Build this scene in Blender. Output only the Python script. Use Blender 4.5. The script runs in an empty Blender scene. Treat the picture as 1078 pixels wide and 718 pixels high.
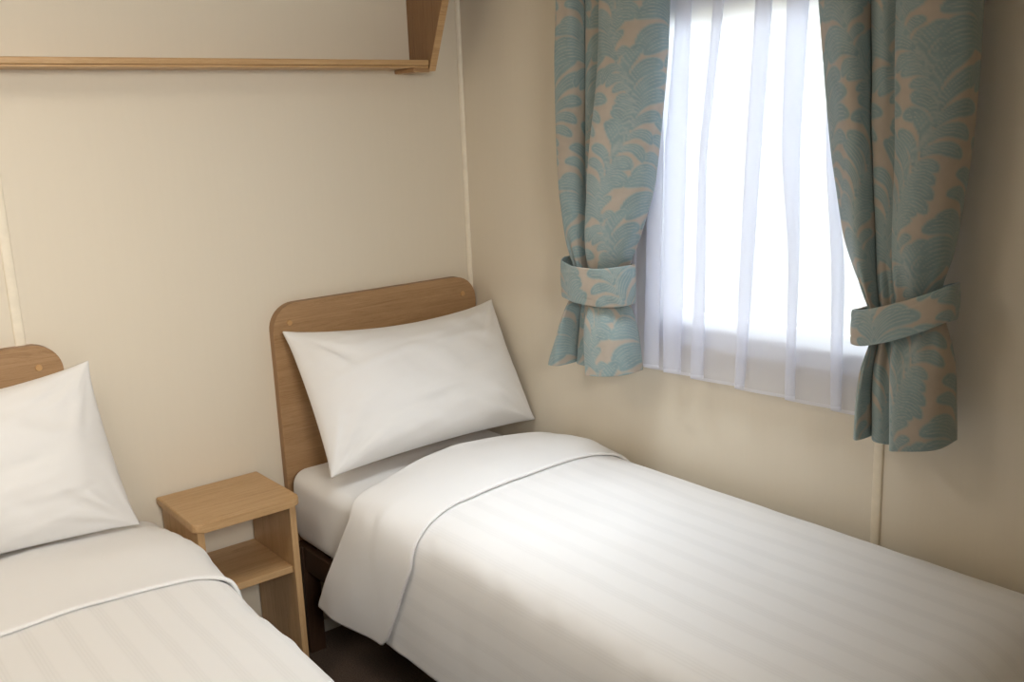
import bpy, bmesh, math
import numpy as np
from mathutils import Vector, Matrix

rng = np.random.default_rng(7)
SC = bpy.context.scene
COL = SC.collection

# ---------------------------------------------------------------- helpers
def lin(c):
    return tuple((v / 12.92 if v <= .04045 else ((v + .055) / 1.055) ** 2.4) for v in c)

def rgb(r, g, b):
    return lin((r / 255, g / 255, b / 255)) + (1.0,)

def mesh_from(name, verts, faces, smooth=True):
    me = bpy.data.meshes.new(name)
    me.from_pydata([tuple(map(float, v)) for v in verts], [], faces)
    me.update()
    if smooth:
        me.polygons.foreach_set('use_smooth', [True] * len(me.polygons))
    return me

def link(name, me, mat=None, parent=None):
    o = bpy.data.objects.new(name, me)
    COL.objects.link(o)
    if mat is not None:
        me.materials.append(mat)
    if parent is not None:
        o.parent = parent
    return o

def empty(name, loc=(0, 0, 0)):
    o = bpy.data.objects.new(name, None)
    o.empty_display_size = .1
    COL.objects.link(o)
    o.location = loc
    return o

def child(name, me, mat, root):
    """part given in world coordinates, parented to a root that sits somewhere"""
    o = link(name, me, mat, root)
    o.matrix_parent_inverse = Matrix.Translation(-Vector(root.location))
    return o

def tag(o, label, cat, group=None):
    o['label'] = label
    o['category'] = cat
    if group:
        o['group'] = group
    return o

def struct(o):
    o['kind'] = 'structure'
    return o

def bm_mesh(name, bm, smooth=False):
    me = bpy.data.meshes.new(name)
    bmesh.ops.recalc_face_normals(bm, faces=bm.faces)
    bm.to_mesh(me)
    bm.free()
    if smooth:
        me.polygons.foreach_set('use_smooth', [True] * len(me.polygons))
    return me

def box_into(bm, x0, x1, y0, y1, z0, z1, bev=0.0, seg=2):
    vs = [bm.verts.new(p) for p in ((x0, y0, z0), (x1, y0, z0), (x1, y1, z0), (x0, y1, z0),
                                    (x0, y0, z1), (x1, y0, z1), (x1, y1, z1), (x0, y1, z1))]
    fs = [bm.faces.new([vs[i] for i in f]) for f in
          ((0, 3, 2, 1), (4, 5, 6, 7), (0, 1, 5, 4), (1, 2, 6, 5), (2, 3, 7, 6), (3, 0, 4, 7))]
    if bev > 0:
        es = list({e for f in fs for e in f.edges})
        bmesh.ops.bevel(bm, geom=es, offset=bev, segments=seg, profile=.5, affect='EDGES')

def box(name, x0, x1, y0, y1, z0, z1, bev=0.0, seg=2):
    bm = bmesh.new()
    box_into(bm, x0, x1, y0, y1, z0, z1, bev, seg)
    return bm_mesh(name, bm)

def prism(name, outline, axis, a, b, bev=0.0, seg=3):
    """extrude a 2-D outline along an axis ('x': outline=(y,z); 'y': (x,z); 'z': (x,y))"""
    bm = bmesh.new()
    def P(p, t):
        return {'x': (t, p[0], p[1]), 'y': (p[0], t, p[1]), 'z': (p[0], p[1], t)}[axis]
    A = [bm.verts.new(P(p, a)) for p in outline]
    B = [bm.verts.new(P(p, b)) for p in outline]
    n = len(outline)
    fa = bm.faces.new(A)
    fb = bm.faces.new(B[::-1])
    for i in range(n):
        bm.faces.new((A[i], B[i], B[(i + 1) % n], A[(i + 1) % n]))
    if bev > 0:
        es = list(set(fa.edges) | set(fb.edges))
        bmesh.ops.bevel(bm, geom=es, offset=bev, segments=seg, profile=.5, affect='EDGES')
    return bm_mesh(name, bm)

def grid_mesh(name, P, closed_u=False, closed_v=False, uv=None):
    """P: (nu, nv, 3) array"""
    nu, nv = P.shape[:2]
    idx = np.arange(nu * nv).reshape(nu, nv)
    iu = np.arange(nu if closed_u else nu - 1)
    iv = np.arange(nv if closed_v else nv - 1)
    I, J = np.meshgrid(iu, iv, indexing='ij')
    I2, J2 = (I + 1) % nu, (J + 1) % nv
    F = np.stack([idx[I, J], idx[I2, J], idx[I2, J2], idx[I, J2]], -1).reshape(-1, 4)
    me = bpy.data.meshes.new(name)
    me.vertices.add(nu * nv)
    me.vertices.foreach_set('co', P.reshape(-1).astype(np.float32))
    me.loops.add(F.size)
    me.loops.foreach_set('vertex_index', F.reshape(-1).astype(np.int32))
    me.polygons.add(len(F))
    me.polygons.foreach_set('loop_start', (np.arange(len(F)) * 4).astype(np.int32))
    me.polygons.foreach_set('loop_total', np.full(len(F), 4, np.int32))
    me.polygons.foreach_set('use_smooth', np.ones(len(F), bool))
    if uv is not None:
        l = me.uv_layers.new(name='UVMap')
        l.data.foreach_set('uv', uv.reshape(-1, 2)[F.reshape(-1)].reshape(-1).astype(np.float32))
    me.update(calc_edges=True)
    me.validate()
    return me

def vnoise(x, y, seed=0):
    """smooth value noise in -1..1, unit cell 1"""
    r = np.random.default_rng(seed).uniform(-1, 1, (64, 64))
    xi, yi = np.floor(x).astype(int), np.floor(y).astype(int)
    fx, fy = x - xi, y - yi
    fx = fx * fx * fx * (fx * (fx * 6 - 15) + 10)
    fy = fy * fy * fy * (fy * (fy * 6 - 15) + 10)
    g = lambda i, j: r[(xi + i) % 64, (yi + j) % 64]
    return (g(0, 0) * (1 - fx) + g(1, 0) * fx) * (1 - fy) + (g(0, 1) * (1 - fx) + g(1, 1) * fx) * fy

def sstep(a, b, x):
    t = np.clip((x - a) / (b - a), 0, 1)
    return t * t * (3 - 2 * t)

def smooth_path(pts, n, rounds=4):
    """Chaikin-smoothed open polyline resampled evenly to n points; returns points and arc length"""
    p = np.array(pts, float)
    for _ in range(rounds):
        q = p[:-1] * .75 + p[1:] * .25
        r = p[:-1] * .25 + p[1:] * .75
        m = np.empty((2 * len(q), p.shape[1]))
        m[0::2], m[1::2] = q, r
        p = np.vstack([p[:1], m, p[-1:]])
    d = np.r_[0, np.cumsum(np.linalg.norm(np.diff(p, axis=0), axis=1))]
    s = np.linspace(0, d[-1], n)
    return np.stack([np.interp(s, d, p[:, k]) for k in range(p.shape[1])], -1), s

# ---------------------------------------------------------------- materials
def new_mat(name):
    m = bpy.data.materials.new(name)
    m.use_nodes = True
    nt = m.node_tree
    b = nt.nodes['Principled BSDF']
    return m, nt, b

def N(nt, t, **kw):
    n = nt.nodes.new(t)
    for k, v in kw.items():
        if k.startswith('i_'):
            n.inputs[k[2:].replace('_', ' ')].default_value = v
        else:
            setattr(n, k, v)
    return n

def ramp(nt, fac, stops):
    r = nt.nodes.new('ShaderNodeValToRGB')
    els = r.color_ramp.elements
    while len(els) < len(stops):
        els.new(.5)
    for e, (p, c) in zip(els, stops):
        e.position, e.color = p, c
    nt.links.new(fac, r.inputs['Fac'])
    return r.outputs['Color']

def coords(nt, scale=(1, 1, 1), kind='Object'):
    tc = N(nt, 'ShaderNodeTexCoord')
    mp = N(nt, 'ShaderNodeMapping')
    mp.inputs['Scale'].default_value = scale
    nt.links.new(tc.outputs[kind], mp.inputs['Vector'])
    return mp.outputs['Vector']

def bump(nt, b, height, strength=.2, dist=.001):
    n = N(nt, 'ShaderNodeBump')
    n.inputs['Strength'].default_value = strength
    n.inputs['Distance'].default_value = dist
    nt.links.new(height, n.inputs['Height'])
    nt.links.new(n.outputs['Normal'], b.inputs['Normal'])

def m_wall(name, c1, c2):
    m, nt, b = new_mat(name)
    v = coords(nt, (14, 14, .8))
    n = N(nt, 'ShaderNodeTexNoise')
    n.inputs['Scale'].default_value = 6
    n.inputs['Detail'].default_value = 5
    nt.links.new(v, n.inputs['Vector'])
    c = ramp(nt, n.outputs['Fac'], [(.3, c1), (.7, c2)])
    nt.links.new(c, b.inputs['Base Color'])
    b.inputs['Roughness'].default_value = .48
    b.inputs['Specular IOR Level'].default_value = .3
    bump(nt, b, n.outputs['Fac'], .012, .0005)
    return m

def m_plain(name, c, rough=.5, spec=.4):
    m, nt, b = new_mat(name)
    n = N(nt, 'ShaderNodeTexNoise')
    n.inputs['Scale'].default_value = 40
    v = coords(nt)
    nt.links.new(v, n.inputs['Vector'])
    d = tuple(x * .94 for x in c[:3]) + (1,)
    nt.links.new(ramp(nt, n.outputs['Fac'], [(.35, d), (.65, c)]), b.inputs['Base Color'])
    b.inputs['Roughness'].default_value = rough
    b.inputs['Specular IOR Level'].default_value = spec
    return m

def m_wood(name, dark, mid, light, grain='x', rough=.42):
    m, nt, b = new_mat(name)
    s = {'x': (1.6, 22, 22), 'z': (22, 22, 1.6), 'y': (22, 1.6, 22)}[grain]
    v = coords(nt, s)
    n = N(nt, 'ShaderNodeTexNoise')
    n.inputs['Scale'].default_value = 1.6
    n.inputs['Detail'].default_value = 6
    n.inputs['Roughness'].default_value = 1.0
    n.inputs['Distortion'].default_value = .9
    nt.links.new(v, n.inputs['Vector'])
    v2 = coords(nt, tuple(k * (1.2 if k < 10 else 9) for k in s))
    f = N(nt, 'ShaderNodeTexNoise')
    f.inputs['Scale'].default_value = 1.5
    f.inputs['Detail'].default_value = 3
    nt.links.new(v2, f.inputs['Vector'])
    mix = N(nt, 'ShaderNodeMath', operation='MULTIPLY_ADD')
    nt.links.new(f.outputs['Fac'], mix.inputs[0])
    mix.inputs[1].default_value = .35
    nt.links.new(n.outputs['Fac'], mix.inputs[2])
    c = ramp(nt, mix.outputs[0], [(.45, dark), (.64, mid), (.88, light)])
    nt.links.new(c, b.inputs['Base Color'])
    b.inputs['Roughness'].default_value = rough
    bump(nt, b, f.outputs['Fac'], .12, .0006)
    return m

def m_linen(name, col, stripes=False):
    m, nt, b = new_mat(name)
    b.inputs['Roughness'].default_value = .75
    b.inputs['Specular IOR Level'].default_value = .25
    b.inputs['Sheen Weight'].default_value = .15
    v = coords(nt, (1, 1, 1), 'UV')
    weave = N(nt, 'ShaderNodeTexNoise')
    weave.inputs['Scale'].default_value = 700
    nt.links.new(v, weave.inputs['Vector'])
    h = weave.outputs['Fac']
    if stripes:
        # satin stripes along the length: UV.x is metres across the cover
        sep = N(nt, 'ShaderNodeSeparateXYZ')
        nt.links.new(v, sep.inputs[0])
        def wave(period, phase):
            a = N(nt, 'ShaderNodeMath', operation='MULTIPLY_ADD')
            a.inputs[1].default_value = 2 * math.pi / period
            a.inputs[2].default_value = phase
            nt.links.new(sep.outputs['X'], a.inputs[0])
            s = N(nt, 'ShaderNodeMath', operation='SINE')
            nt.links.new(a.outputs[0], s.inputs[0])
            return s.outputs[0]
        broad = N(nt, 'ShaderNodeMapRange')
        broad.inputs['From Min'].default_value = .05
        broad.inputs['From Max'].default_value = .7
        nt.links.new(wave(.066, .4), broad.inputs['Value'])
        fine = N(nt, 'ShaderNodeMapRange')
        fine.inputs['From Min'].default_value = -.3
        fine.inputs['From Max'].default_value = .6
        nt.links.new(wave(.0066, 0), fine.inputs['Value'])
        f = N(nt, 'ShaderNodeMath', operation='MULTIPLY')
        nt.links.new(broad.outputs[0], f.inputs[0])
        ad = N(nt, 'ShaderNodeMath', operation='MULTIPLY_ADD')
        nt.links.new(fine.outputs[0], ad.inputs[0])
        ad.inputs[1].default_value = .55
        ad.inputs[2].default_value = .45
        nt.links.new(ad.outputs[0], f.inputs[1])
        mx = N(nt, 'ShaderNodeMix', data_type='RGBA')
        nt.links.new(f.outputs[0], mx.inputs['Factor'])
        mx.inputs['A'].default_value = col
        mx.inputs['B'].default_value = tuple(k * .95 for k in col[:3]) + (1,)
        nt.links.new(mx.outputs['Result'], b.inputs['Base Color'])
        rr = N(nt, 'ShaderNodeMapRange')
        rr.inputs['To Min'].default_value = .6
        rr.inputs['To Max'].default_value = .8
        nt.links.new(broad.outputs[0], rr.inputs['Value'])
        nt.links.new(rr.outputs[0], b.inputs['Roughness'])
    else:
        b.inputs['Base Color'].default_value = col
    bump(nt, b, h, .1, .0005)
    return m

def m_damask(name):
    m, nt, b = new_mat(name)
    at = N(nt, 'ShaderNodeAttribute', attribute_name='pattern')
    sep = N(nt, 'ShaderNodeSeparateColor')
    nt.links.new(at.outputs['Color'], sep.inputs[0])
    v = coords(nt, (1, 1, 1), 'UV')
    n = N(nt, 'ShaderNodeTexNoise')
    n.inputs['Scale'].default_value = 30
    nt.links.new(v, n.inputs['Vector'])
    teal = ramp(nt, n.outputs['Fac'], [(.3, rgb(129, 151, 153)), (.7, rgb(141, 163, 165))])
    base = ramp(nt, n.outputs['Fac'], [(.3, rgb(177, 165, 150)), (.7, rgb(187, 175, 160))])
    mx = N(nt, 'ShaderNodeMix', data_type='RGBA')
    nt.links.new(sep.outputs['Red'], mx.inputs['Factor'])
    nt.links.new(base, mx.inputs['A'])
    nt.links.new(teal, mx.inputs['B'])
    mx2 = N(nt, 'ShaderNodeMix', data_type='RGBA')      # pale vein lines inside the leaves
    nt.links.new(sep.outputs['Green'], mx2.inputs['Factor'])
    nt.links.new(mx.outputs['Result'], mx2.inputs['A'])
    mx2.inputs['B'].default_value = rgb(165, 174, 171)
    nt.links.new(mx2.outputs['Result'], b.inputs['Base Color'])
    b.inputs['Roughness'].default_value = .55
    b.inputs['Sheen Weight'].default_value = .2
    w = N(nt, 'ShaderNodeTexNoise')
    w.inputs['Scale'].default_value = 900
    nt.links.new(v, w.inputs['Vector'])
    bump(nt, b, w.outputs['Fac'], .15, .0005)
    # a little daylight comes through the cloth
    tr = N(nt, 'ShaderNodeBsdfTranslucent')
    nt.links.new(mx2.outputs['Result'], tr.inputs['Color'])
    ms = N(nt, 'ShaderNodeMixShader')
    ms.inputs['Fac'].default_value = .12
    out = nt.nodes['Material Output']
    nt.links.new(b.outputs[0], ms.inputs[1])
    nt.links.new(tr.outputs[0], ms.inputs[2])
    nt.links.new(ms.outputs[0], out.inputs['Surface'])
    return m

def m_sheer(name):
    m, nt, b = new_mat(name)
    out = nt.nodes['Material Output']
    v = coords(nt, (1, 1, 1), 'UV')
    sep = N(nt, 'ShaderNodeSeparateXYZ')
    nt.links.new(v, sep.inputs[0])
    hem = N(nt, 'ShaderNodeMath', operation='LESS_THAN')   # doubled cloth along the hem
    nt.links.new(sep.outputs['Y'], hem.inputs[0])
    hem.inputs[1].default_value = .008
    opa = N(nt, 'ShaderNodeMath', operation='MULTIPLY_ADD')
    nt.links.new(hem.outputs[0], opa.inputs[0])
    opa.inputs[1].default_value = .2
    opa.inputs[2].default_value = .76
    t = N(nt, 'ShaderNodeBsdfTransparent')
    tl = N(nt, 'ShaderNodeBsdfTranslucent')
    tl.inputs['Color'].default_value = (.88, .89, .95, 1)
    df = N(nt, 'ShaderNodeBsdfDiffuse')
    df.inputs['Color'].default_value = (.87, .90, 1.0, 1)
    a = N(nt, 'ShaderNodeMixShader')
    a.inputs['Fac'].default_value = .42
    nt.links.new(tl.outputs[0], a.inputs[1])
    nt.links.new(df.outputs[0], a.inputs[2])
    c = N(nt, 'ShaderNodeMixShader')
    nt.links.new(opa.outputs[0], c.inputs['Fac'])
    nt.links.new(t.outputs[0], c.inputs[1])
    nt.links.new(a.outputs[0], c.inputs[2])
    nt.links.new(c.outputs[0], out.inputs['Surface'])
    return m

def m_glass(name):
    m, nt, b = new_mat(name)
    out = nt.nodes['Material Output']
    t = N(nt, 'ShaderNodeBsdfTransparent')
    t.inputs['Color'].default_value = (.96, .98, .97, 1)
    g = N(nt, 'ShaderNodeBsdfGlossy')
    g.inputs['Roughness'].default_value = .02
    fr = N(nt, 'ShaderNodeFresnel')
    fr.inputs['IOR'].default_value = 1.45
    ms = N(nt, 'ShaderNodeMixShader')
    nt.links.new(fr.outputs[0], ms.inputs['Fac'])
    nt.links.new(t.outputs[0], ms.inputs[1])
    nt.links.new(g.outputs[0], ms.inputs[2])
    nt.links.new(ms.outputs[0], out.inputs['Surface'])
    return m

def m_carpet(name):
    m, nt, b = new_mat(name)
    v = coords(nt)
    n = N(nt, 'ShaderNodeTexNoise')
    n.inputs['Scale'].default_value = 260
    n.inputs['Detail'].default_value = 4
    nt.links.new(v, n.inputs['Vector'])
    nt.links.new(ramp(nt, n.outputs['Fac'], [(.3, rgb(76, 62, 53)), (.7, rgb(116, 98, 84))]), b.inputs['Base Color'])
    b.inputs['Roughness'].default_value = .95
    bump(nt, b, n.outputs['Fac'], .6, .004)
    return m

M_WALL = m_wall('cream_wallboard', rgb(220, 211, 194), rgb(221, 212, 195))
M_CEIL = m_plain('white_ceiling_board', rgb(232, 228, 218), .6)
M_TRIM = m_plain('cream_trim', rgb(236, 227, 208), .4)
M_SKIRT = m_plain('white_skirting', rgb(226, 220, 208), .4)
M_FLOOR = m_carpet('dark_brown_carpet')
M_OAKX = m_wood('oak_grain_across', rgb(160, 124, 84), rgb(186, 150, 106), rgb(202, 168, 126), 'x')
M_OAKZ = m_wood('oak_grain_upright', rgb(160, 124, 84), rgb(188, 152, 108), rgb(204, 170, 128), 'z')
M_OAKB = m_wood('oak_board_brown', rgb(138, 106, 72), rgb(163, 129, 92), rgb(180, 147, 110), 'x')
M_OAKBZ = m_wood('oak_board_shaded_upright', rgb(112, 80, 50), rgb(132, 98, 64), rgb(148, 114, 78), 'z')  # brown oak darkened: the end panel's shade is put into the colour
M_OAKE = m_plain('oak_edging', rgb(160, 118, 74), .4)
M_EDGE = m_plain('oak_edge_band', rgb(150, 116, 80), .45)
M_DARKW = m_wood('dark_stained_wood', rgb(52, 36, 26), rgb(68, 47, 34), rgb(84, 60, 44), 'z')
M_WHITE = m_linen('white_cotton', (.81, .805, .80, 1))
M_SHEET = m_linen('white_sheet', (.77, .765, .755, 1))
M_STRIPE = m_linen('white_striped_cotton', (.81, .805, .80, 1), True)
M_DAMASK = m_damask('teal_leaf_damask')
M_SHEER = m_sheer('white_voile')
M_UPVC = m_plain('white_window_plastic', rgb(240, 240, 240), .3)
M_GLASS = m_glass('clear_glass')
M_CAP = m_plain('tan_plastic_cap', rgb(196, 156, 108), .4)

# ---------------------------------------------------------------- room shell
XL, YF, ZC = -2.45, -3.1, 2.1
WY0, WY1, WZ0, WZ1 = -1.54, -.80, .955, 1.80          # window opening in the right wall
struct(link('floor', box('floor', XL - .06, .06, YF - .06, .06, -.06, 0), M_FLOOR))
struct(link('ceiling', box('ceiling', XL - .06, .06, YF - .06, .06, ZC, ZC + .06), M_CEIL))
struct(link('wall_back', box('wall_back', XL - .06, .06, 0, .06, 0, ZC), M_WALL))
struct(link('wall_front', box('wall_front', XL - .06, .06, YF - .06, YF, 0, ZC), M_WALL))
struct(link('wall_left', box('wall_left', XL - .06, XL, YF, 0, 0, ZC), M_WALL))
bm = bmesh.new()
box_into(bm, 0, .06, YF, WY0, 0, ZC)
box_into(bm, 0, .06, WY1, 0, 0, ZC)
box_into(bm, 0, .06, WY0, WY1, 0, WZ0)
box_into(bm, 0, .06, WY0, WY1, WZ1, ZC)
struct(link('wall_right', bm_mesh('wall_right', bm), M_WALL))

def half_round(name, axis, c, w, d, a, b_):
    """strip of half-round cover trim; outline across the wall"""
    pts = []
    for k in range(13):
        t = math.pi * k / 12
        pts.append((c - w / 2 * math.cos(t), d * math.sin(t) ** .6))
    return pts

# corner strip
pts = [(-.0005, -.0005), (-.012, -.0005), (-.0115, -.005), (-.008, -.0095), (-.005, -.0115), (-.0005, -.012)]
struct(link('trim_1', prism('trim_1', pts, 'z', .0, ZC - .001), M_TRIM))
# joint cover on the back wall (rounded strip with a shadow gap at its left side)
def joint_back(x0, x1):
    pts = []
    for k in range(13):
        t = math.pi * k / 12
        pts.append(((x0 + x1) / 2 - (x1 - x0) / 2 * math.cos(t), -.0003 - .006 * math.sin(t) ** .5))
    return pts
struct(link('trim_2', prism('trim_2', joint_back(-1.351, -1.327), 'z', .045, ZC - .001), M_TRIM))
pts = [(p[1], p[0]) for p in joint_back(-1.466, -1.444)]
struct(link('trim_3', prism('trim_3', pts, 'z', .045, WZ0 - .08), m_plain('wall_joint_cover', rgb(230, 219, 198), .45)))
struct(link('baseboard_back', box('baseboard_back', XL, -.0005, -.009, -.0003, 0, .042, .002), M_SKIRT))
struct(link('baseboard_right', box('baseboard_right', -.009, -.0003, YF, -.0095, 0, .042, .002), M_SKIRT))

# window
win = struct(empty('window_1', (.02, (WY0 + WY1) / 2, WZ0)))
bm = bmesh.new()
FW = .035
for (a, b_, c, d) in ((WY0, WY0 + FW, WZ0, WZ1), (WY1 - FW, WY1, WZ0, WZ1)):
    box_into(bm, -.012, .05, a, b_, c, d, .004)
for (c, d) in ((WZ0, WZ0 + FW), (WZ1 - FW, WZ1)):
    box_into(bm, -.012, .05, WY0 + FW, WY1 - FW, c, d, .004)
child('window_frame', bm_mesh('window_frame', bm), M_UPVC, win)
bm = bmesh.new()
BW = .026
i0, i1, k0, k1 = WY0 + FW, WY1 - FW, WZ0 + FW, WZ1 - FW
for (a, b_, c, d) in ((i0, i0 + BW, k0, k1), (i1 - BW, i1, k0, k1)):
    box_into(bm, .0, .04, a, b_, c, d, .003)
for (c, d) in ((k0, k0 + BW), (k1 - BW, k1)):
    box_into(bm, .0, .04, i0 + BW, i1 - BW, c, d, .003)
child('sash', bm_mesh('sash', bm), M_UPVC, win)
child('window_pane', box('window_pane', .02, .024, i0 + BW, i1 - BW, k0 + BW, k1 - BW), M_GLASS, win)
child('window_sill', box('window_sill', -.02, -.0005, WY0 - .02, WY1 + .02, WZ0 - .014, WZ0 + .003, .004), M_UPVC, win)

# ---------------------------------------------------------------- headboards
def headboard(name_label, x0, x1, z0, z1, rad, caps):
    out = [(x0, z0), (x1, z0)]
    for k in range(11):
        t = math.pi / 2 * k / 10
        out.append((x1 - rad + rad * math.cos(t), z1 - rad + rad * math.sin(t)))
    for k in range(11):
        t = math.pi / 2 + math.pi / 2 * k / 10
        out.append((x0 + rad + rad * math.cos(t), z1 - rad + rad * math.sin(t)))
    me = prism('headboard', out, 'y', -.0285, -.0005, .006, 3)
    o = link('headboard', me, M_OAKB)
    me.materials.append(M_EDGE)
    for p in me.polygons:
        if abs(p.normal.y) < .45:
            p.material_index = 1
    tag(o, name_label, 'headboard', 'oak headboards on the back wall')
    for (cx, cz) in caps:
        bm = bmesh.new()
        bmesh.ops.create_cone(bm, cap_ends=True, segments=20, radius1=.0085, radius2=.007, depth=.004,
                              matrix=Matrix.Translation((cx, -.030, cz)) @ Matrix.Rotation(math.pi / 2, 4, 'X'))
        c = link('screw_cap', bm_mesh('screw_cap', bm), M_CAP, o)
    return o

headboard('rounded oak headboard fixed to wall in room corner, behind the right bed', -.705, -.006, .28, 1.03, .075,
          [(-.655, .975), (-.056, .975)])
headboard('rounded oak headboard at left photo edge, behind the left bed', -1.955, -1.257, .28, 1.024, .068,
          [(-1.312, .968), (-1.90, .968)])

# ---------------------------------------------------------------- wall shelf
sh = tag(empty('wall_shelf', (-1.1, 0, 1.66)), 'long oak wall shelf with sloping end panel, high above the beds', 'shelf')
child('shelf_board', box('shelf_board', -2.0, -.186, -.098, -.0005, 1.662, 1.676, .001), M_OAKX, sh)
bm = bmesh.new()
box_into(bm, -2.0, -.192, -.112, -.098, 1.668, 1.6835, .0025)
box_into(bm, -2.0, -.192, -.109, -.098, 1.6615, 1.6675, .0015)
child('front_lip', bm_mesh('front_lip', bm), M_OAKX, sh)
prof = [(-.0005, 1.653), (-.100, 1.653), (-.188, 1.845), (-.30, ZC - .002), (-.0005, ZC - .002)]
child('end_panel', prism('end_panel', prof, 'x', -.186, -.166, .0015, 2), M_OAKBZ, sh)
prof = [(-.1005, 1.653), (-.1885, 1.845), (-.3005, ZC - .002), (-.304, ZC - .002), (-.192, 1.845), (-.1045, 1.653)]
child('edge_strip', prism('edge_strip', prof, 'x', -.187, -.165, .001, 2), M_OAKX, sh)
child('support_cleat', box('support_cleat', -.240, -.1865, -.105, -.0005, 1.650, 1.6610, .001), M_OAKB, sh)

# ---------------------------------------------------------------- nightstand
ns = tag(empty('bedside_table', (-.93, -.14, 0)), 'small open oak bedside table with one shelf between the two beds', 'bedside table')
def rounded_rect(x0, x1, y0, y1, r):
    pts = [(x0, y1), ]
    for cx, cy, a0 in ((x0 + r, y0 + r, math.pi), (x1 - r, y0 + r, 1.5 * math.pi)):
        for k in range(9):
            t = a0 + math.pi / 2 * k / 8
            pts.append((cx + r * math.cos(t), cy + r * math.sin(t)))
    pts.append((x1, y1))
    return pts
child('table_top', prism('table_top', rounded_rect(-1.072, -.787, -.285, -.012, .022), 'z', .543, .566, .005, 3), M_OAKX, ns)
child('side_panel', box('side_panel', -1.062, -1.044, -.268, -.014, 0, .5425, .0015), M_OAKZ, ns)
child('side_panel', box('side_panel', -.815, -.797, -.268, -.014, 0, .5425, .0015), M_OAKZ, ns)
child('middle_shelf', box('middle_shelf', -1.0435, -.8155, -.258, -.014, .352, .370, .0015), M_OAKX, ns)

# ---------------------------------------------------------------- beds
def bed_base(x0, x1, y0, y1, ztop, label):
    r = tag(empty('bed_base', ((x0 + x1) / 2, (y0 + y1) / 2, 0)), label, 'bed base', 'dark wooden bed bases')
    lw = .05
    for lx in (x0, x1 - lw):
        for ly in (y0 - lw, (y0 + y1) / 2, y1):
            child('leg', box('leg', lx, lx + lw, ly, ly + lw, 0, ztop - .0015, .003), M_DARKW, r)
    for lx in (x0 + .004, x1 - .026):
        bm = bmesh.new()
        a = [y0 - lw, (y0 + y1) / 2 + lw, (y0 + y1) / 2, y1 + lw]
        box_into(bm, lx, lx + .022, a[1] + .0005, a[0] - .0005, ztop - .072, ztop, .002)
        box_into(bm, lx, lx + .022, a[3] + .0005, a[2] - .0005, ztop - .072, ztop, .002)
        child('side_rail', bm_mesh('side_rail', bm), M_DARKW, r)
    bm = bmesh.new()
    n = 14
    for k in range(n):
        yy = y1 + .08 + (y0 - y1 - .22) * k / (n - 1)
        box_into(bm, x0 + .0265, x1 - .0265, yy, yy + .05, ztop - .018, ztop - .002, .002)
    child('slats', bm_mesh('slats', bm), M_DARKW, r)
    return r

bed_base(-.712, -.05, -.047, -1.86, .338, 'dark brown wooden bed base with square leg under the right bed')
bed_base(-1.77, -1.14, -.045, -1.86, .300, 'dark wooden bed base hidden under the left bed')

def mattress(x0, x1, y0, y1, z0, z1, r, label, rc=.05, seed=1):
    """puffy rounded box swept as rounded-rectangle rings"""
    per = []
    nseg = 60
    for (cx, cy, a0) in ((x1 - rc, y1 - rc, 0), (x0 + rc, y1 - rc, 90), (x0 + rc, y0 + rc, 180), (x1 - rc, y0 + rc, 270)):
        for k in range(9):
            t = math.radians(a0 + 90 * k / 8)
            per.append((cx, cy, math.cos(t), math.sin(t)))
    # denser along straight sides
    ring = []
    for i in range(len(per)):
        a, b_ = per[i], per[(i + 1) % len(per)]
        pa = np.array([a[0] + rc * a[2], a[1] + rc * a[3], a[2], a[3]])
        pb = np.array([b_[0] + rc * b_[2], b_[1] + rc * b_[3], b_[2], b_[3]])
        L = np.linalg.norm(pa[:2] - pb[:2])
        m = max(1, int(L / .02))
        for k in range(m):
            ring.append(pa * (1 - k / m) + pb * k / m)
    ring = np.array(ring)
    prof = []
    for k in range(7):
        t = math.pi / 2 * k / 6
        prof.append((-r * (1 - math.sin(t)), z0 + r * (1 - math.cos(t))))
    for k in range(1, 8):
        prof.append((.002 * math.sin(math.pi * k / 8), z0 + r + (z1 - z0 - 2 * r) * k / 8))
    for k in range(9):
        t = math.pi / 2 * k / 8
        prof.append((-r * (1 - math.cos(t)), z1 - r + r * math.sin(t)))
    rows = []
    for (off, z) in prof:
        P = np.zeros((len(ring), 3))
        P[:, 0] = ring[:, 0] + ring[:, 2] * off
        P[:, 1] = ring[:, 1] + ring[:, 3] * off
        P[:, 2] = z
        w = vnoise(P[:, 1] * 9 + P[:, 0] * 5, P[:, 2] * 4 + P[:, 1] * 3, seed) * .0020
        P[:, 0] += ring[:, 2] * w
        P[:, 1] += ring[:, 3] * w
        rows.append(P)
    # top: shrink ring inward to the centre line
    c = np.array([(x0 + x1) / 2, 0, 0])
    last = rows[-1]
    hw, hl = (x1 - x0) / 2, (y1 - y0) / 2
    cx, cy = (x0 + x1) / 2, (y0 + y1) / 2
    for f in np.linspace(.97, .0, 16):
        P = last.copy()
        P[:, 0] = cx + (last[:, 0] - cx) * f
        P[:, 1] = cy + (last[:, 1] - cy) * (1 - (1 - f) * hw / hl)
        P[:, 2] = z1 + .010 * (1 - f * f)
        rows.append(P)
    first = rows[0]
    P = first.copy()
    P[:, 0] = cx
    P[:, 1] = cy + (first[:, 1] - cy) * (1 - hw / hl)
    rows.insert(0, P)
    A = np.array(rows)
    uv = A[..., :2].copy()
    me = grid_mesh('mattress', A, closed_v=True, uv=uv)
    o = link('mattress', me, M_SHEET)
    return tag(o, label, 'mattress', 'mattresses in white fitted sheets')

mattress(-.712, -.05, -1.87, -.040, .342, .560, .045, 'mattress in white fitted sheet on the right bed, its corner bare by the bedside table')
mattress(-1.782, -1.135, -1.87, -.040, .304, .488, .045, 'white mattress of the left bed, covered by its duvet', seed=3)

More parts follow.
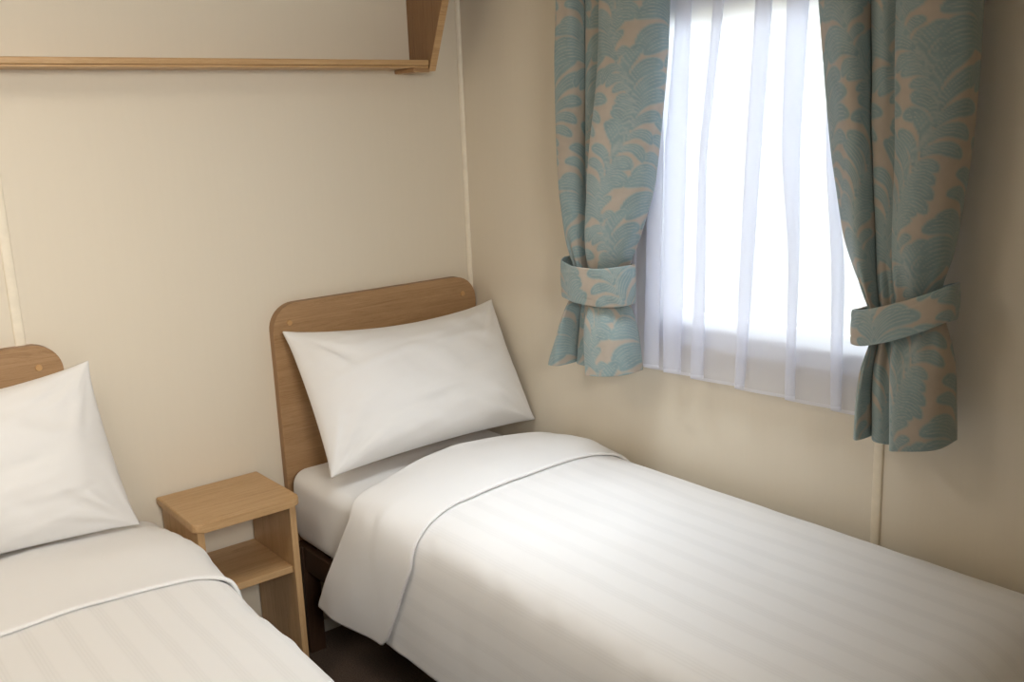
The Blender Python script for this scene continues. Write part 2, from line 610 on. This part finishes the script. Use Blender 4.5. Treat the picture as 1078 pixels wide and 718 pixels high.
def path_frame(pts, n):
    p, s = smooth_path(pts, n)
    t = np.gradient(p, axis=0)
    t /= np.linalg.norm(t, axis=1, keepdims=True)
    return p, s, t

def duvet(pts, outsign, roll_kn, hem_kn, y_foot, dz, label, seed, zmin):
    """pts: (x,z) path across the bed; knots are (s, y) lists; outsign flips the normal"""
    n = 190
    p, s, t = path_frame(pts, n)
    nx, nz = outsign * t[:, 1], -outsign * t[:, 0]
    y_roll = np.interp(s, [k[0] for k in roll_kn], [k[1] for k in roll_kn])
    y_hem = np.interp(s, [k[0] for k in hem_kn], [k[1] for k in hem_kn])
    ker = np.hanning(11); ker /= ker.sum()
    sm = lambda a: np.convolve(np.pad(a, 5, mode='edge'), ker, 'valid')
    y_roll, y_hem = sm(y_roll), sm(y_hem)
    hang = np.clip(1 - np.abs(nz), 0, 1)            # 1 on hanging sides, 0 on top
    edge = np.exp(-((np.abs(nz) - .6) / .3) ** 2)

    def wob(S, Y):
        """normal displacement of the cloth; soft folds hang down the sides"""
        h = hang[:, None]
        a = .0055 * vnoise(Y * 7 + .2 * S, S * 1.3, seed) * h
        a += .0055 * vnoise(Y * 20 + .5 * S, S * 2.0, seed + 1) * (edge[:, None] * .9 + h * .3)
        a += .0050 * vnoise(Y * 2.6, S * 5.0, seed + 2) * (1 - h)
        a += .0018 * vnoise(Y * 9 + S * 6, S * 12 - Y * 4, seed + 3) * (1 - h)
        return a * (.25 + .75 * sstep(.02, .22, S))

    def surf(S, Y, off):
        """S: row index array through s; Y, off: (n, m)"""
        X = p[:, 0][:, None] + nx[:, None] * off
        Z = p[:, 1][:, None] + nz[:, None] * off + dz(Y, s[:, None])
        return np.stack([X + 0 * Y, Y, Z], -1)

    # main cover: y runs from the roll to the foot, then turns down over the end
    m = 230
    v = np.linspace(0, 1, m)
    y0 = (y_roll - .012)[:, None]
    R = .16
    Lflat = (y0 - (y_foot + R))
    Ltot = Lflat + R * math.pi / 2 + .22
    d = Ltot * v[None, :]
    ang = np.clip((d - Lflat) / R, 0, math.pi / 2)
    ext = np.clip(d - Lflat - R * math.pi / 2, 0, None)
    Y = y0 - np.minimum(d, Lflat) - R * np.sin(ang)
    drop = R * (1 - np.cos(ang)) + ext
    S = np.repeat(s[:, None], m, 1)
    off = wob(S, Y)
    P = surf(S, Y, off)
    # the foot corner turns under in plan too
    top = 1 - hang[:, None]
    P[..., 2] = np.maximum(P[..., 2] - drop, np.minimum(zmin, P[..., 2]))
    f = sstep(0, math.pi / 2, ang)
    cxm = p[:, 0].mean()
    P[..., 0] = cxm + (P[..., 0] - cxm) * (1 - .06 * f * hang[:, None])
    P[..., 0] = np.minimum(P[..., 0], -.004)
    uv = np.stack([S, d], -1)
    me = grid_mesh('duvet', P, uv=uv)
    o = link('duvet', me, M_STRIPE)
    md = o.modifiers.new('thickness', 'SOLIDIFY')
    md.thickness = .008
    md.offset = -1
    # orientation: make sure normals point outwards
    me.update()
    mid = me.polygons[(n // 2) * (m - 1) + m // 3]
    if mid.normal.z < 0:
        me.flip_normals()
    tag(o, label, 'duvet', 'white striped duvets')

    # turned-down band: closed section in (y, normal) round the roll and back to the hem
    k1, k2, k3 = 54, 8, 30
    sec = []
    for k in range(k1):                       # top layer from roll to hem
        a = k / (k1 - 1)
        sec.append((a, 1.0))
    top_n = len(sec)
    P2 = []
    thick = .026
    for a in np.linspace(0, 1, 60):           # top layer
        yy = y_roll + (y_hem - y_roll) * a
        th = thick * (1 - .58 * sstep(.25, 1, np.array(a))) * (1 + .25 * math.sin(math.pi * a))
        P2.append((yy, np.full(n, th), np.full(n, a)))
    thh = thick * .42
    for k in range(1, 6):                     # hem lip
        t_ = math.pi * k / 6
        P2.append((y_hem - .006 * math.sin(t_), np.full(n, .0018 + (thh - .0018) * (.5 + .5 * math.cos(t_))), np.full(n, 1.)))
    for a in np.linspace(1, 0, 24):           # underside
        P2.append((y_roll + (y_hem - y_roll) * a, np.full(n, .0018 + .0012 * (1 - a)), np.full(n, a)))
    for k in range(1, 9):                     # the roll at the head end
        t_ = math.pi * k / 9
        P2.append((y_roll + thick * .55 * math.sin(t_), np.full(n, .003 + (thick - .003) * (.5 - .5 * math.cos(t_))), np.full(n, 0.)))
    YY = np.stack([q[0] for q in P2], 1)
    OO = np.stack([q[1] for q in P2], 1)
    SS = np.repeat(s[:, None], YY.shape[1], 1)
    w = wob(SS, YY)
    soft = .0035 * vnoise(YY * 8 + SS * 3, SS * 4, seed + 7) + .004 * vnoise(YY * 3, SS * 3 + 4, seed + 9)
    lift = np.clip((OO - .003) / thick, 0, 1)
    Q = surf(SS, YY, w + OO + soft * lift + .003 * hang[:, None] )
    Q[..., 0] = np.minimum(Q[..., 0], -.004)
    uv = np.stack([SS, YY], -1)
    me2 = grid_mesh('turned_down_edge', Q, closed_v=True, uv=uv)
    bm = bmesh.new()
    bm.from_mesh(me2)
    bmesh.ops.holes_fill(bm, edges=[e for e in bm.edges if e.is_boundary], sides=0)
    bmesh.ops.recalc_face_normals(bm, faces=bm.faces)
    bm.to_mesh(me2)
    bm.free()
    e = link('turned_down_edge', me2, M_WHITE, o)
    e['label'] = 'plain white underside folded back over the striped cover'
    return o

flat = lambda Y, S: 0 * Y
pr_pts = [(-.052, .560), (-.050, .585), (-.060, .606), (-.12, .614), (-.35, .620), (-.56, .615), (-.650, .606),
          (-.714, .580), (-.735, .520), (-.737, .42), (-.735, .33), (-.730, .240)]
def dz_right(Y, S):
    return -.022 * sstep(-.66, -.40, Y) * (1 - sstep(.60, .74, S)) * sstep(.0, .06, S)
duvet(pr_pts, 1,
      [(0, -.47), (.06, -.43), (.18, -.395), (.34, -.375), (.50, -.405), (.62, -.445), (.74, -.475), (.90, -.375), (1.06, -.265)],
      [(0, -.78), (.05, -.72), (.11, -.690), (.38, -.700), (.58, -.715), (.68, -.735), (.78, -.735), (.92, -.655), (1.01, -.600), (1.035, -.575), (1.055, -.535)],
      -1.95, dz_right, 'white striped duvet with turned-down top on the right bed under the window', 11, .25)

pl_pts = [(-1.110, .22), (-1.107, .32), (-1.105, .44), (-1.108, .525), (-1.135, .562), (-1.22, .578), (-1.45, .590),
          (-1.68, .580), (-1.77, .562), (-1.803, .52), (-1.806, .44), (-1.806, .32), (-1.802, .22)]
def dz_left(Y, S):
    return -.060 * sstep(-.42, -.03, Y) * np.exp(-((S - .75) / .62) ** 6) - .02 * sstep(-.9, -1.5, Y) * 1.0
duvet(pl_pts, 1,
      [(0, -.06), (1.4, -.06)],
      [(0, -.60), (.30, -.600), (.40, -.580), (1.4, -.590)],
      -1.95, dz_left, 'white striped duvet with turned-down top on the left bed', 23, .20)

# ---------------------------------------------------------------- pillows
def pillow(BL, BR, TR, TL, front, back, label, seed, sag=.03, up=None):
    BL, BR, TR, TL = (np.array(q, float) for q in (BL, BR, TR, TL))
    nu, nv = 120, 90
    u = np.sin(np.linspace(-1, 1, nu) * math.pi / 2) * .35 + np.linspace(-1, 1, nu) * .65
    v = np.sin(np.linspace(-1, 1, nv) * math.pi / 2) * .35 + np.linspace(-1, 1, nv) * .65
    U, V = np.meshgrid(u, v, indexing='ij')
    a, b_ = (U + 1) / 2, (V + 1) / 2
    base = (BL * ((1 - a) * (1 - b_))[..., None] + BR * (a * (1 - b_))[..., None]
            + TR * (a * b_)[..., None] + TL * ((1 - a) * b_)[..., None])
    ex = (BR - BL + TR - TL); ex /= np.linalg.norm(ex)
    ey = (TL - BL + TR - BR); ey -= ex * ey.dot(ex); ey /= np.linalg.norm(ey)
    ez = np.cross(ex, ey)
    # sides draw in between the corners
    base = base - ey * (sag * (1 - U ** 2) * np.clip(V, 0, 1) ** 1.5)[..., None]
    base = base + ey * (.012 * (1 - U ** 2) * np.clip(-V, 0, 1) ** 1.5)[..., None]
    base = base - ex * (.009 * (1 - V ** 2) * U ** 3)[..., None]
    ear = np.exp(-((1 - np.abs(U)) ** 2 * 2.2 + (1 - np.abs(V)) ** 2) / .02)   # soft corner tips
    base = base + (ex * np.sign(U)[..., None] * .004 * ear[..., None] + ey * np.sign(V)[..., None] * .003 * ear[..., None])
    prof = (np.clip(1 - np.abs(U) ** 3.0, 0, 1) * np.clip(1 - np.abs(V) ** 2.7, 0, 1)) ** .60
    # creases that run in from the corners, and soft dents
    cre = np.zeros_like(U)
    for (cu, cv, sd) in ((-1, -1, 1), (1, -1, 2), (-1, 1, 3), (1, 1, 4)):
        r = np.hypot((U - cu) * 1.6, V - cv)
        th = np.arctan2(V - cv, (U - cu) * 1.6)
        cre += vnoise(th * 5 + sd * 7.3, r * 1.2, seed + sd) * np.exp(-((r - .45) / .42) ** 2)
    rim = np.clip(prof * 1.5, 0, 1)
    tf = front * prof * (1 + .10 * vnoise(U * 1.6, V * 1.3, seed + 8)) + .0105 * cre * rim
    tf += .004 * vnoise(U * 5 + V * 2, V * 4, seed + 5) * rim + .0025 * vnoise(U * 3 - V * 9, V * 3 + U * 2, seed + 6) * rim
    tb = back * prof
    rimth = .004
    F = base + ez * (tf + rimth)[..., None]
    B = base - ez * (tb + rimth)[..., None]
    def part(G, flip):
        return G
    # stitch: front grid + back grid, joined round the rim
    verts = np.vstack([F.reshape(-1, 3), B.reshape(-1, 3)])
    faces = []
    o2 = nu * nv
    for i in range(nu - 1):
        for j in range(nv - 1):
            q = i * nv + j
            faces.append((q, q + nv, q + nv + 1, q + 1))
            faces.append((o2 + q, o2 + q + 1, o2 + q + nv + 1, o2 + q + nv))
    loop = [i * nv for i in range(nu)] + [(nu - 1) * nv + j for j in range(1, nv)] + \
           [i * nv + nv - 1 for i in range(nu - 2, -1, -1)] + [j for j in range(nv - 2, 0, -1)]
    for k in range(len(loop)):
        p_, q_ = loop[k], loop[(k + 1) % len(loop)]
        faces.append((p_, o2 + p_, o2 + q_, q_))
    me = mesh_from('pillow', verts, faces)
    uvl = me.uv_layers.new(name='UVMap')
    uvv = np.vstack([np.stack([U, V], -1).reshape(-1, 2)] * 2)
    li = np.zeros(len(me.loops), np.int32)
    me.loops.foreach_get('vertex_index', li)
    uvl.data.foreach_set('uv', uvv[li].reshape(-1).astype(np.float32))
    o = link('pillow', me, M_WHITE)
    return tag(o, label, 'pillow', 'white pillows')

pillow((-.700, -.300, .603), (-.012, -.305, .610), (-.010, -.112, .955), (-.694, -.075, .960), .100, .055,
       'plump white pillow leaning on the headboard of the right bed', 31, .035)
pillow((-1.90, -.165, .580), (-1.166, -.150, .562), (-1.215, -.075, .972), (-1.92, -.075, .975), .085, .022,
       'white pillow standing against the headboard of the left bed, cut by photo edge', 47, .035)

# ---------------------------------------------------------------- leaf pattern for the curtains
def leaf_tile(W=330, H=390, seed=5):
    """red = leaf mask, green = vein lines; 1 px = 1 mm, the tile repeats"""
    r = np.random.default_rng(seed)
    red = np.zeros((H, W)); grn = np.zeros((H, W))
    yy, xx = np.mgrid[0:H, 0:W].astype(float)
    def lobe(cx, cy, ang, L, Wd, turn):
        """one curling leaf lobe from (cx, cy): a blade bent along an arc that turns by `turn` over its length"""
        for ox in (-W, 0, W):
            for oy in (0,):
                bx, by = cx + ox, cy + oy
                m = L * 1.25
                x0, x1 = int(max(0, bx - m)), int(min(W, bx + m))
                y0, y1 = int(max(0, by - m)), int(min(H, by + m))
                if x0 >= x1 or y0 >= y1:
                    continue
                X, Y = xx[y0:y1, x0:x1] - bx, yy[y0:y1, x0:x1] - by
                a = X * math.cos(ang) + Y * math.sin(ang)
                b = -X * math.sin(ang) + Y * math.cos(ang)
                sg = 1 if turn > 0 else -1
                Rc = L / abs(turn)
                b *= sg
                phi = np.arctan2(a, Rc - b)
                t = phi * Rc / L
                q0 = Rc - np.hypot(a, Rc - b)
                w = Wd * np.where(t < .62, .30 + .70 * np.clip(t / .62, 0, 1) ** .8,
                                  np.sqrt(np.clip(1 - ((t - .62) / .38) ** 2, 0, 1)))
                q = q0 / np.maximum(w, 1e-3)
                ins = (t > 0) & (t < 1) & (np.abs(q) < 1)
                red[y0:y1, x0:x1][ins] = 1
                g = grn[y0:y1, x0:x1]
                g[ins] = 0
                lw = .9 / np.maximum(w, 1)
                line = ins & (np.abs(q) > 1 - 1.6 * lw)
                for c in (-.55, -.1, .35):
                    line |= ins & (np.abs(q - c) < lw) & (t > .08) & (t < .93 - .25 * abs(c))
                g[line] = 1
    for (ox, oy, mir) in ((0, 0, 1), (W / 2, H / 2 - 30, -1)):
        n = 15
        items = []
        A = 40
        for k in range(n):
            f = k / n
            y = f * H
            x = mir * A * math.sin(2 * math.pi * f)
            slope = math.atan2(H, mir * A * 2 * math.pi * math.cos(2 * math.pi * f))
            wave = math.sin(2 * math.pi * (f * 2 + .1))
            for sg in (1, -1):
                out = sg * mir * math.sin(2 * math.pi * f) < 0
                L = (104 if out else 74) * (1 + .22 * wave * sg) * r.uniform(.92, 1.08)
                items.append((x, y + (9 if sg > 0 else 0), slope + sg * r.uniform(.10, .34),
                              L, (16.5 if out else 13) * (1 + .2 * wave * sg), sg * r.uniform(1.5, 2.3)))
        for rep in (1, 0, -1, -2):
            for it in items[::-1]:
                lobe(it[0] + ox + 70, it[1] + oy + rep * H, *it[2:])
    for A in (red, grn):
        A[:] = (A + np.roll(A, 1, 0) + np.roll(A, 1, 1) + np.roll(np.roll(A, 1, 0), 1, 1)) / 4
    return red, grn
LEAF_R, LEAF_G = leaf_tile()

def paint_leaves(me, u, v):
    """u, v in metres of cloth, per vertex -> colour attribute (leaf mask, vein mask)"""
    H, W = LEAF_R.shape
    x = (u * 1020) % W
    y = (v * 1020) % H
    def samp(T):
        xi, yi = np.floor(x).astype(int), np.floor(y).astype(int)
        fx, fy = x - xi, y - yi
        g = lambda i, j: T[(yi + j) % H, (xi + i) % W]
        return (g(0, 0) * (1 - fx) + g(1, 0) * fx) * (1 - fy) + (g(0, 1) * (1 - fx) + g(1, 1) * fx) * fy
    c = np.zeros((u.size, 4), np.float32)
    c[:, 0] = samp(LEAF_R).reshape(-1)
    c[:, 1] = samp(LEAF_G).reshape(-1)
    c[:, 3] = 1
    at = me.color_attributes.new('pattern', 'FLOAT_COLOR', 'POINT')
    at.data.foreach_set('color', c.reshape(-1))

# ---------------------------------------------------------------- curtains
ZTOP = 1.985
def poly(pts, z):
    """piecewise-linear (y at z), softened"""
    pts = sorted(pts, key=lambda q: q[1])
    return np.interp(z, [q[1] for q in pts], [q[0] for q in pts])

def curtain(bounds, depths, valley, ztie, zbot, label, useed, lean, skew):
    nz_, per = 430, 76
    z = np.linspace(ZTOP, 0, nz_)
    v = np.linspace(0, 1, nz_)
    rows = []
    us = []
    nf = len(bounds) - 1
    for i in range(nz_):
        pass
    ub = np.concatenate([np.linspace(k, k + 1, per, endpoint=(k == nf - 1)) for k in range(nf)])
    nu = len(ub)
    # each cloth column ends at its own hem height
    zb = np.interp(ub, np.arange(nf + 1), zbot)
    Z = ZTOP + (zb[:, None] - ZTOP) * v[None, :]
    B = np.stack([np.stack([poly(b, Z[k]) for k in range(nu)]) for b in bounds])     # (nf+1, nu, nz)
    ker = np.hanning(41); ker /= ker.sum()
    pad = np.pad(B, ((0, 0), (0, 0), (20, 20)), mode='edge')
    Bs = np.apply_along_axis(lambda a: np.convolve(a, ker, 'valid'), 2, pad)
    k = np.minimum(np.floor(ub).astype(int), nf - 1)
    t = (ub - k)[:, None]
    y0 = np.take_along_axis(Bs, k[None, :, None].repeat(nz_, 2), 0)[0]
    y1 = np.take_along_axis(Bs, (k + 1)[None, :, None].repeat(nz_, 2), 0)[0]
    zt = np.interp(ub, np.arange(nf + 1), ztie)[:, None]
    pinch = np.exp(-((Z - zt) / .085) ** 2)
    flare = sstep(0, .12, zt - Z)
    dep = np.array(depths)[k][:, None] * (1 - .45 * pinch) * (1 + .15 * flare)
    ln = np.array(lean)[k][:, None]
    t = t - .165 * np.sin(2 * math.pi * t) * (1 - .5 * 0)
    tt = t + ln * np.sin(math.pi * t) ** 2
    bulge = np.sin(math.pi * (ub - k)[:, None] ** np.array(skew)[k][:, None]).clip(0) ** .8
    Y = y0 + (y1 - y0) * tt
    ymid = (Bs[0] + Bs[-1]) / 2
    Y = ymid + (Y - ymid) * (1 - .15 * np.exp(-((Z - zt) / .06) ** 2))     # gathered inside the band
    X = -(valley + .007 * pinch + dep * bulge)
    # the outer ends turn back towards the wall
    end = np.minimum(ub, nf - ub)[:, None]
    # soft secondary waves
    X -= .004 * np.sin(2 * math.pi * (ub[:, None] * 1.7 + .3 * vnoise(Z * 3, ub[:, None] * 2, useed))) * bulge
    X -= .005 * vnoise(Z * 5, ub[:, None] * 3, useed + 1) * bulge * (1 - .7 * pinch)
    # little gathers just above and below the band
    g = np.exp(-((np.abs(Z - zt) - .06) / .05) ** 2)
    X -= .0035 * np.sin(ub[:, None] * 27 + Z * 6) * g * bulge
    # hem wave
    P = np.stack([X, Y, Z], -1)
    # cloth coordinates: width taken where it hangs full
    top = P[:, 40]
    d = np.r_[0, np.cumsum(np.linalg.norm(np.diff(top, axis=0), axis=1))]
    Ucl = np.repeat(d[:, None], nz_, 1) * 1.05
    Vcl = ZTOP - Z
    me = grid_mesh('curtain', P, uv=np.stack([Ucl, Vcl], -1))
    paint_leaves(me, Ucl + useed * .013, Z + useed * .031)
    o = link('curtain', me, M_DAMASK)
    md = o.modifiers.new('thickness', 'SOLIDIFY')
    md.thickness = .0022
    md.offset = 0
    return tag(o, label, 'curtain', 'teal leaf-patterned curtains')

Lb = [[(-.600, ZTOP), (-.596, 1.80), (-.588, 1.66), (-.586, 1.443), (-.591, 1.318), (-.610, 1.153), (-.612, 1.08), (-.608, 1.032), (-.578, .94), (-.530, .843)],
      [(-.665, ZTOP), (-.660, 1.79), (-.656, 1.654), (-.648, 1.442), (-.647, 1.32), (-.648, 1.146), (-.630, 1.08), (-.618, 1.011), (-.608, .95), (-.587, .845)],
      [(-.778, ZTOP), (-.766, 1.78), (-.752, 1.648), (-.722, 1.441), (-.706, 1.322), (-.676, 1.143), (-.680, 1.08), (-.684, 1.012), (-.692, .959), (-.702, .838)],
      [(-.935, ZTOP), (-.925, 1.758), (-.918, 1.633), (-.892, 1.44), (-.873, 1.327), (-.796, 1.140), (-.790, 1.08), (-.794, 1.042), (-.813, .978), (-.828, .87)]]
curtain(Lb, [.070, .024, .088], .068, [1.09, 1.088, 1.086, 1.085], [.843, .852, .845, .868],
        'teal leaf curtain left of the window, nearest the room corner', 3, [.06, 0, -.06], [.8, 1, .72])
Rb = [[(-1.305, ZTOP), (-1.328, 1.712), (-1.354, 1.514), (-1.368, 1.417), (-1.405, 1.247), (-1.468, 1.112), (-1.478, 1.05), (-1.462, .978), (-1.450, .844)],
      [(-1.440, ZTOP), (-1.448, 1.698), (-1.463, 1.479), (-1.471, 1.417), (-1.483, 1.252), (-1.49, 1.109), (-1.491, 1.038), (-1.492, .985), (-1.494, .85)],
      [(-1.516, ZTOP), (-1.518, 1.692), (-1.522, 1.539), (-1.528, 1.417), (-1.532, 1.255), (-1.534, 1.114), (-1.534, 1.043), (-1.544, .993), (-1.556, .834)],
      [(-1.655, ZTOP), (-1.654, 1.674), (-1.655, 1.542), (-1.650, 1.416), (-1.634, 1.263), (-1.622, 1.17), (-1.628, 1.108), (-1.645, 1.014), (-1.655, .877)]]
curtain(Rb, [.064, .040, .080], .068, [1.075, 1.085, 1.095, 1.14], [.850, .852, .842, .874],
        'teal leaf curtain right of the window, darker and farther from the corner', 17, [.06, 0, -.08], [1.7, 1, .85])

def tieback(ya, yb, za, zb, h, xw, xf, label, seed):
    """cloth loop: superellipse ring in plan, tilted with y, and a small wall hook"""
    n, m = 140, 26
    th = np.linspace(0, 2 * math.pi, n, endpoint=False)
    cy, ry = (ya + yb) / 2, abs(yb - ya) / 2
    cx, rx = -(xw + xf) / 2, (xf - xw) / 2
    cs, sn = np.cos(th), np.sin(th)
    e = np.where(sn > 0, .55, .86)               # flat against the wall, rounder in front
    yy = cy + ry * np.sign(cs) * np.abs(cs) ** e
    xx = cx + rx * np.sign(sn) * np.abs(sn) ** e
    zz = za + (zb - za) * (yy - ya) / (yb - ya) - .010 * np.clip(-sn, 0, 1) ** 2 + .004
    prof = []
    T = .0045
    for k in range(34):
        a = k / 33
        prof.append((T / 2 + .003 * math.sin(math.pi * a), h / 2 - h * a))
    prof.append((0, -h / 2 - .0015))
    for k in range(34):
        a = k / 33
        prof.append((-T / 2 + .003 * math.sin(math.pi * (1 - a)), -h / 2 + h * a))
    prof.append((0, h / 2 + .0015))
    ny, nx_ = cs / ry, sn / rx
    l = np.hypot(ny, nx_)
    ny, nx_ = ny / l, nx_ / l
    P = np.zeros((n, len(prof), 3))
    for k, (o_, dz) in enumerate(prof):
        w = .0015 * np.sin(th * 9 + seed) * (abs(dz) > h * .3)
        P[:, k, 0] = xx + nx_ * (o_ + w)
        P[:, k, 1] = yy + ny * (o_ + w)
        P[:, k, 2] = zz + dz * (1 + .03 * np.sin(th * 2 + seed))
    d = np.r_[0, np.cumsum(np.hypot(np.diff(xx), np.diff(yy)))]
    U = np.repeat(d[:, None], len(prof), 1)
    V = np.repeat(np.array([q[1] for q in prof])[None, :], n, 0)
    # finer copy for the pattern: subdivide by interpolation
    def dense(A, f=3):
        ext = np.concatenate([A, A[:1]], 0)
        t = np.arange(n * f) / f
        return np.apply_along_axis(lambda c: np.interp(t, np.arange(n + 1), c), 0, ext)
    Pd, Ud, Vd = dense(P), dense(U), dense(V)
    me = grid_mesh('curtain_tieback', Pd, closed_u=True, closed_v=True, uv=np.stack([Ud, Vd], -1))
    paint_leaves(me, Ud + .11 * seed, Vd + .07 * seed)
    o = link('curtain_tieback', me, M_DAMASK)
    bm = bmesh.new()
    bm.from_mesh(me)
    bmesh.ops.recalc_face_normals(bm, faces=bm.faces)
    bm.to_mesh(me)
    bm.free()
    return tag(o, label, 'tieback', 'curtain tiebacks')
tieback(-.584, -.816, 1.090, 1.086, .096, .061, .152, 'teal cloth tieback band around the left curtain', 1)
tieback(-1.455, -1.650, 1.072, 1.142, .068, .061, .152, 'teal cloth tieback band around the right curtain', 4)

# net curtain
def sheer():
    zt = ZTOP - .01
    e = [[(-.72, zt), (-.76, .88)],
         [(-.80, zt), (-.82, 1.4), (-.80, .88)],
         [(-.905, zt), (-.90, 1.4), (-.868, .87)],
         [(-1.00, zt), (-.989, 1.752), (-.931, 1.415), (-.94, .865)],
         [(-1.125, zt), (-1.114, 1.738), (-1.09, 1.415), (-1.069, 1.132), (-1.040, .869)],
         [(-1.235, zt), (-1.229, 1.725), (-1.208, 1.415), (-1.20, 1.13), (-1.200, .88)],
         [(-1.275, zt), (-1.278, 1.719), (-1.278, 1.415), (-1.323, 1.177), (-1.319, .885)],
         [(-1.40, zt), (-1.41, 1.4), (-1.44, .88)],
         [(-1.50, zt), (-1.52, .88)],
         [(-1.58, zt), (-1.60, .88)]]
    nf, per, nz_ = len(e) - 1, 26, 160
    ub = np.linspace(0, nf, nf * per + 1)
    v = np.linspace(0, 1, nz_)
    z = zt + (.868 - zt) * v
    B = np.stack([poly(b, z) for b in e])
    ker = np.hanning(31); ker /= ker.sum()
    B = np.apply_along_axis(lambda a: np.convolve(np.pad(a, 15, mode='edge'), ker, 'valid'), 1, B)
    Yl = np.stack([np.interp(ub, np.arange(nf + 1), B[:, j]) for j in range(nz_)], 1)
    amp = np.interp(ub, np.arange(nf + 1), [.2, .8, 1, .8, 1, .9, .7, .9, .8, .2])[:, None]
    ph = 2 * math.pi * ub[:, None]
    # S-folds: cloth doubles over itself at every fold line
    Y = Yl - amp * .047 * np.sin(ph)
    X = -.042 + amp * .014 * np.cos(ph) + .003 * vnoise(ub[:, None] * 2.3, z[None, :] * 3, 71)
    X = X * np.ones_like(Y)
    Z = z[None, :] + 0 * Y
    Z = Z - (.006 * np.cos(ph + .6) * amp) * v[None, :] ** 3
    P = np.stack([np.minimum(X, -.0235), Y, Z], -1)
    uv = np.stack([ub[:, None] * .1 + 0 * Y, (1 - v)[None, :] * 1.1 + 0 * Y], -1)
    o = link('net_curtain', grid_mesh('net_curtain', P, uv=uv), M_SHEER)
    return tag(o, 'sheer white net curtain hanging over the bright window between the patterned curtains', 'net curtain')
sheer()

rail = tag(link('curtain_rail', box('curtain_rail', -.10, -.0005, -1.72, -.50, ZTOP + .001, ZTOP + .032, .004), M_UPVC),
           'white curtain rail above the window', 'curtain rail')

# ---------------------------------------------------------------- outside the window
struct(link('outdoor_ground', box('outdoor_ground', .1, 9, -9, 7, -.7, -.6), m_plain('pale_gravel', rgb(88, 90, 76), .9)))
bm = bmesh.new()
for k in range(16):
    box_into(bm, 2.7, 2.74, -8, 6, -.6 + .18 * k, -.6 + .18 * k + .174, .006, 1)
struct(link('wall_neighbour', bm_mesh('wall_neighbour', bm), m_plain('cream_cladding', rgb(196, 188, 174), .6)))

# ---------------------------------------------------------------- light
SKY_LOW, SKY_HIGH = .9, 18.0
w = bpy.data.worlds.new('overcast_sky')
SC.world = w
w.use_nodes = True
wn = w.node_tree
bg = wn.nodes['Background']
bg.inputs['Color'].default_value = (.90, .95, 1.0, 1)
tc = N(wn, 'ShaderNodeTexCoord')
dt = N(wn, 'ShaderNodeVectorMath', operation='DOT_PRODUCT')
wn.links.new(tc.outputs['Generated'], dt.inputs[0])
dt.inputs[1].default_value = Vector((.40, -.05, .91)).normalized()
mr = N(wn, 'ShaderNodeMapRange', interpolation_type='SMOOTHSTEP')   # cloud is brightest round the veiled sun
mr.inputs['From Min'].default_value = .12
mr.inputs['From Max'].default_value = .95
mr.inputs['To Min'].default_value = SKY_LOW
mr.inputs['To Max'].default_value = SKY_HIGH
wn.links.new(dt.outputs['Value'], mr.inputs['Value'])
wn.links.new(mr.outputs[0], bg.inputs['Strength'])

def area(name, loc, rot, sx, sy, power, color, portal=False):
    l = bpy.data.lights.new(name, 'AREA')
    l.shape = 'RECTANGLE'
    l.size, l.size_y = sx, sy
    l.energy = power
    l.color = color
    o = bpy.data.objects.new(name, l)
    COL.objects.link(o)
    o.location = loc
    o.rotation_euler = rot
    if portal:
        l.cycles.is_portal = True
    return o
area('window_portal', (.07, (WY0 + WY1) / 2, (WZ0 + WZ1) / 2), (0, math.pi / 2, 0), WZ1 - WZ0, WY1 - WY0, 1, (1, 1, 1), True)
area('left_fill_light', (-1.78, -.85, ZC - .03), (0, 0, 0), .4, .4, 5.2, (1, .90, .78))  # added warm fill, unseen; brightens the back wall and left bed
front_fill = area('front_fill_light', (-1.55, YF + .05, 1.75), (math.radians(76), 0, math.radians(-4)), .6, .6, 9.0, (1, .96, .90))  # unseen fill added behind the camera for the pillows and back wall
front_fill.data.spread = math.radians(80)

def spot(name, loc, power, color, deg, blend, size):
    l = bpy.data.lights.new(name, 'SPOT')
    l.energy, l.color, l.spot_size, l.spot_blend, l.shadow_soft_size = power, color, math.radians(deg), blend, size
    o = bpy.data.objects.new(name, l)
    COL.objects.link(o)
    o.location = loc
    return o
spot('bed_fill_spot', (-.44, -.93, ZC - .03), 58, (.86, .93, 1.0), 80, 1.0, .28)  # invented overhead fill, lifts the right duvet where window light falls short

# ---------------------------------------------------------------- camera
f_px, pit, rol, yaw = 1029.51, .219997, -.0398791, .6652169
cp, sp = math.cos(pit), math.sin(pit)
fw = Vector((math.sin(yaw) * cp, math.cos(yaw) * cp, -sp))
rt = Vector((math.cos(yaw), -math.sin(yaw), 0))
upv = rt.cross(fw)
r2 = rt * math.cos(rol) + upv * math.sin(rol)
u2 = upv * math.cos(rol) - rt * math.sin(rol)
cd = bpy.data.cameras.new('camera')
cd.sensor_width = 36
cd.lens = 36 * f_px / 1078
cd.clip_start = .02
co = bpy.data.objects.new('camera', cd)
COL.objects.link(co)
R = Matrix((r2, u2, -fw)).transposed().to_4x4()
co.matrix_world = Matrix.Translation((-1.829562, -2.533897, 1.5)) @ R
SC.camera = co

vs = SC.view_settings
vs.view_transform = 'Standard'
vs.look = 'None'
vs.gamma = 1
vs.use_curve_mapping = False
vs.exposure = 0.22
SC.cycles.use_denoising = True
SC.cycles.max_bounces = 14
SC.cycles.diffuse_bounces = 8
SC.cycles.transparent_max_bounces = 24
SC.cycles.sample_clamp_indirect = 10
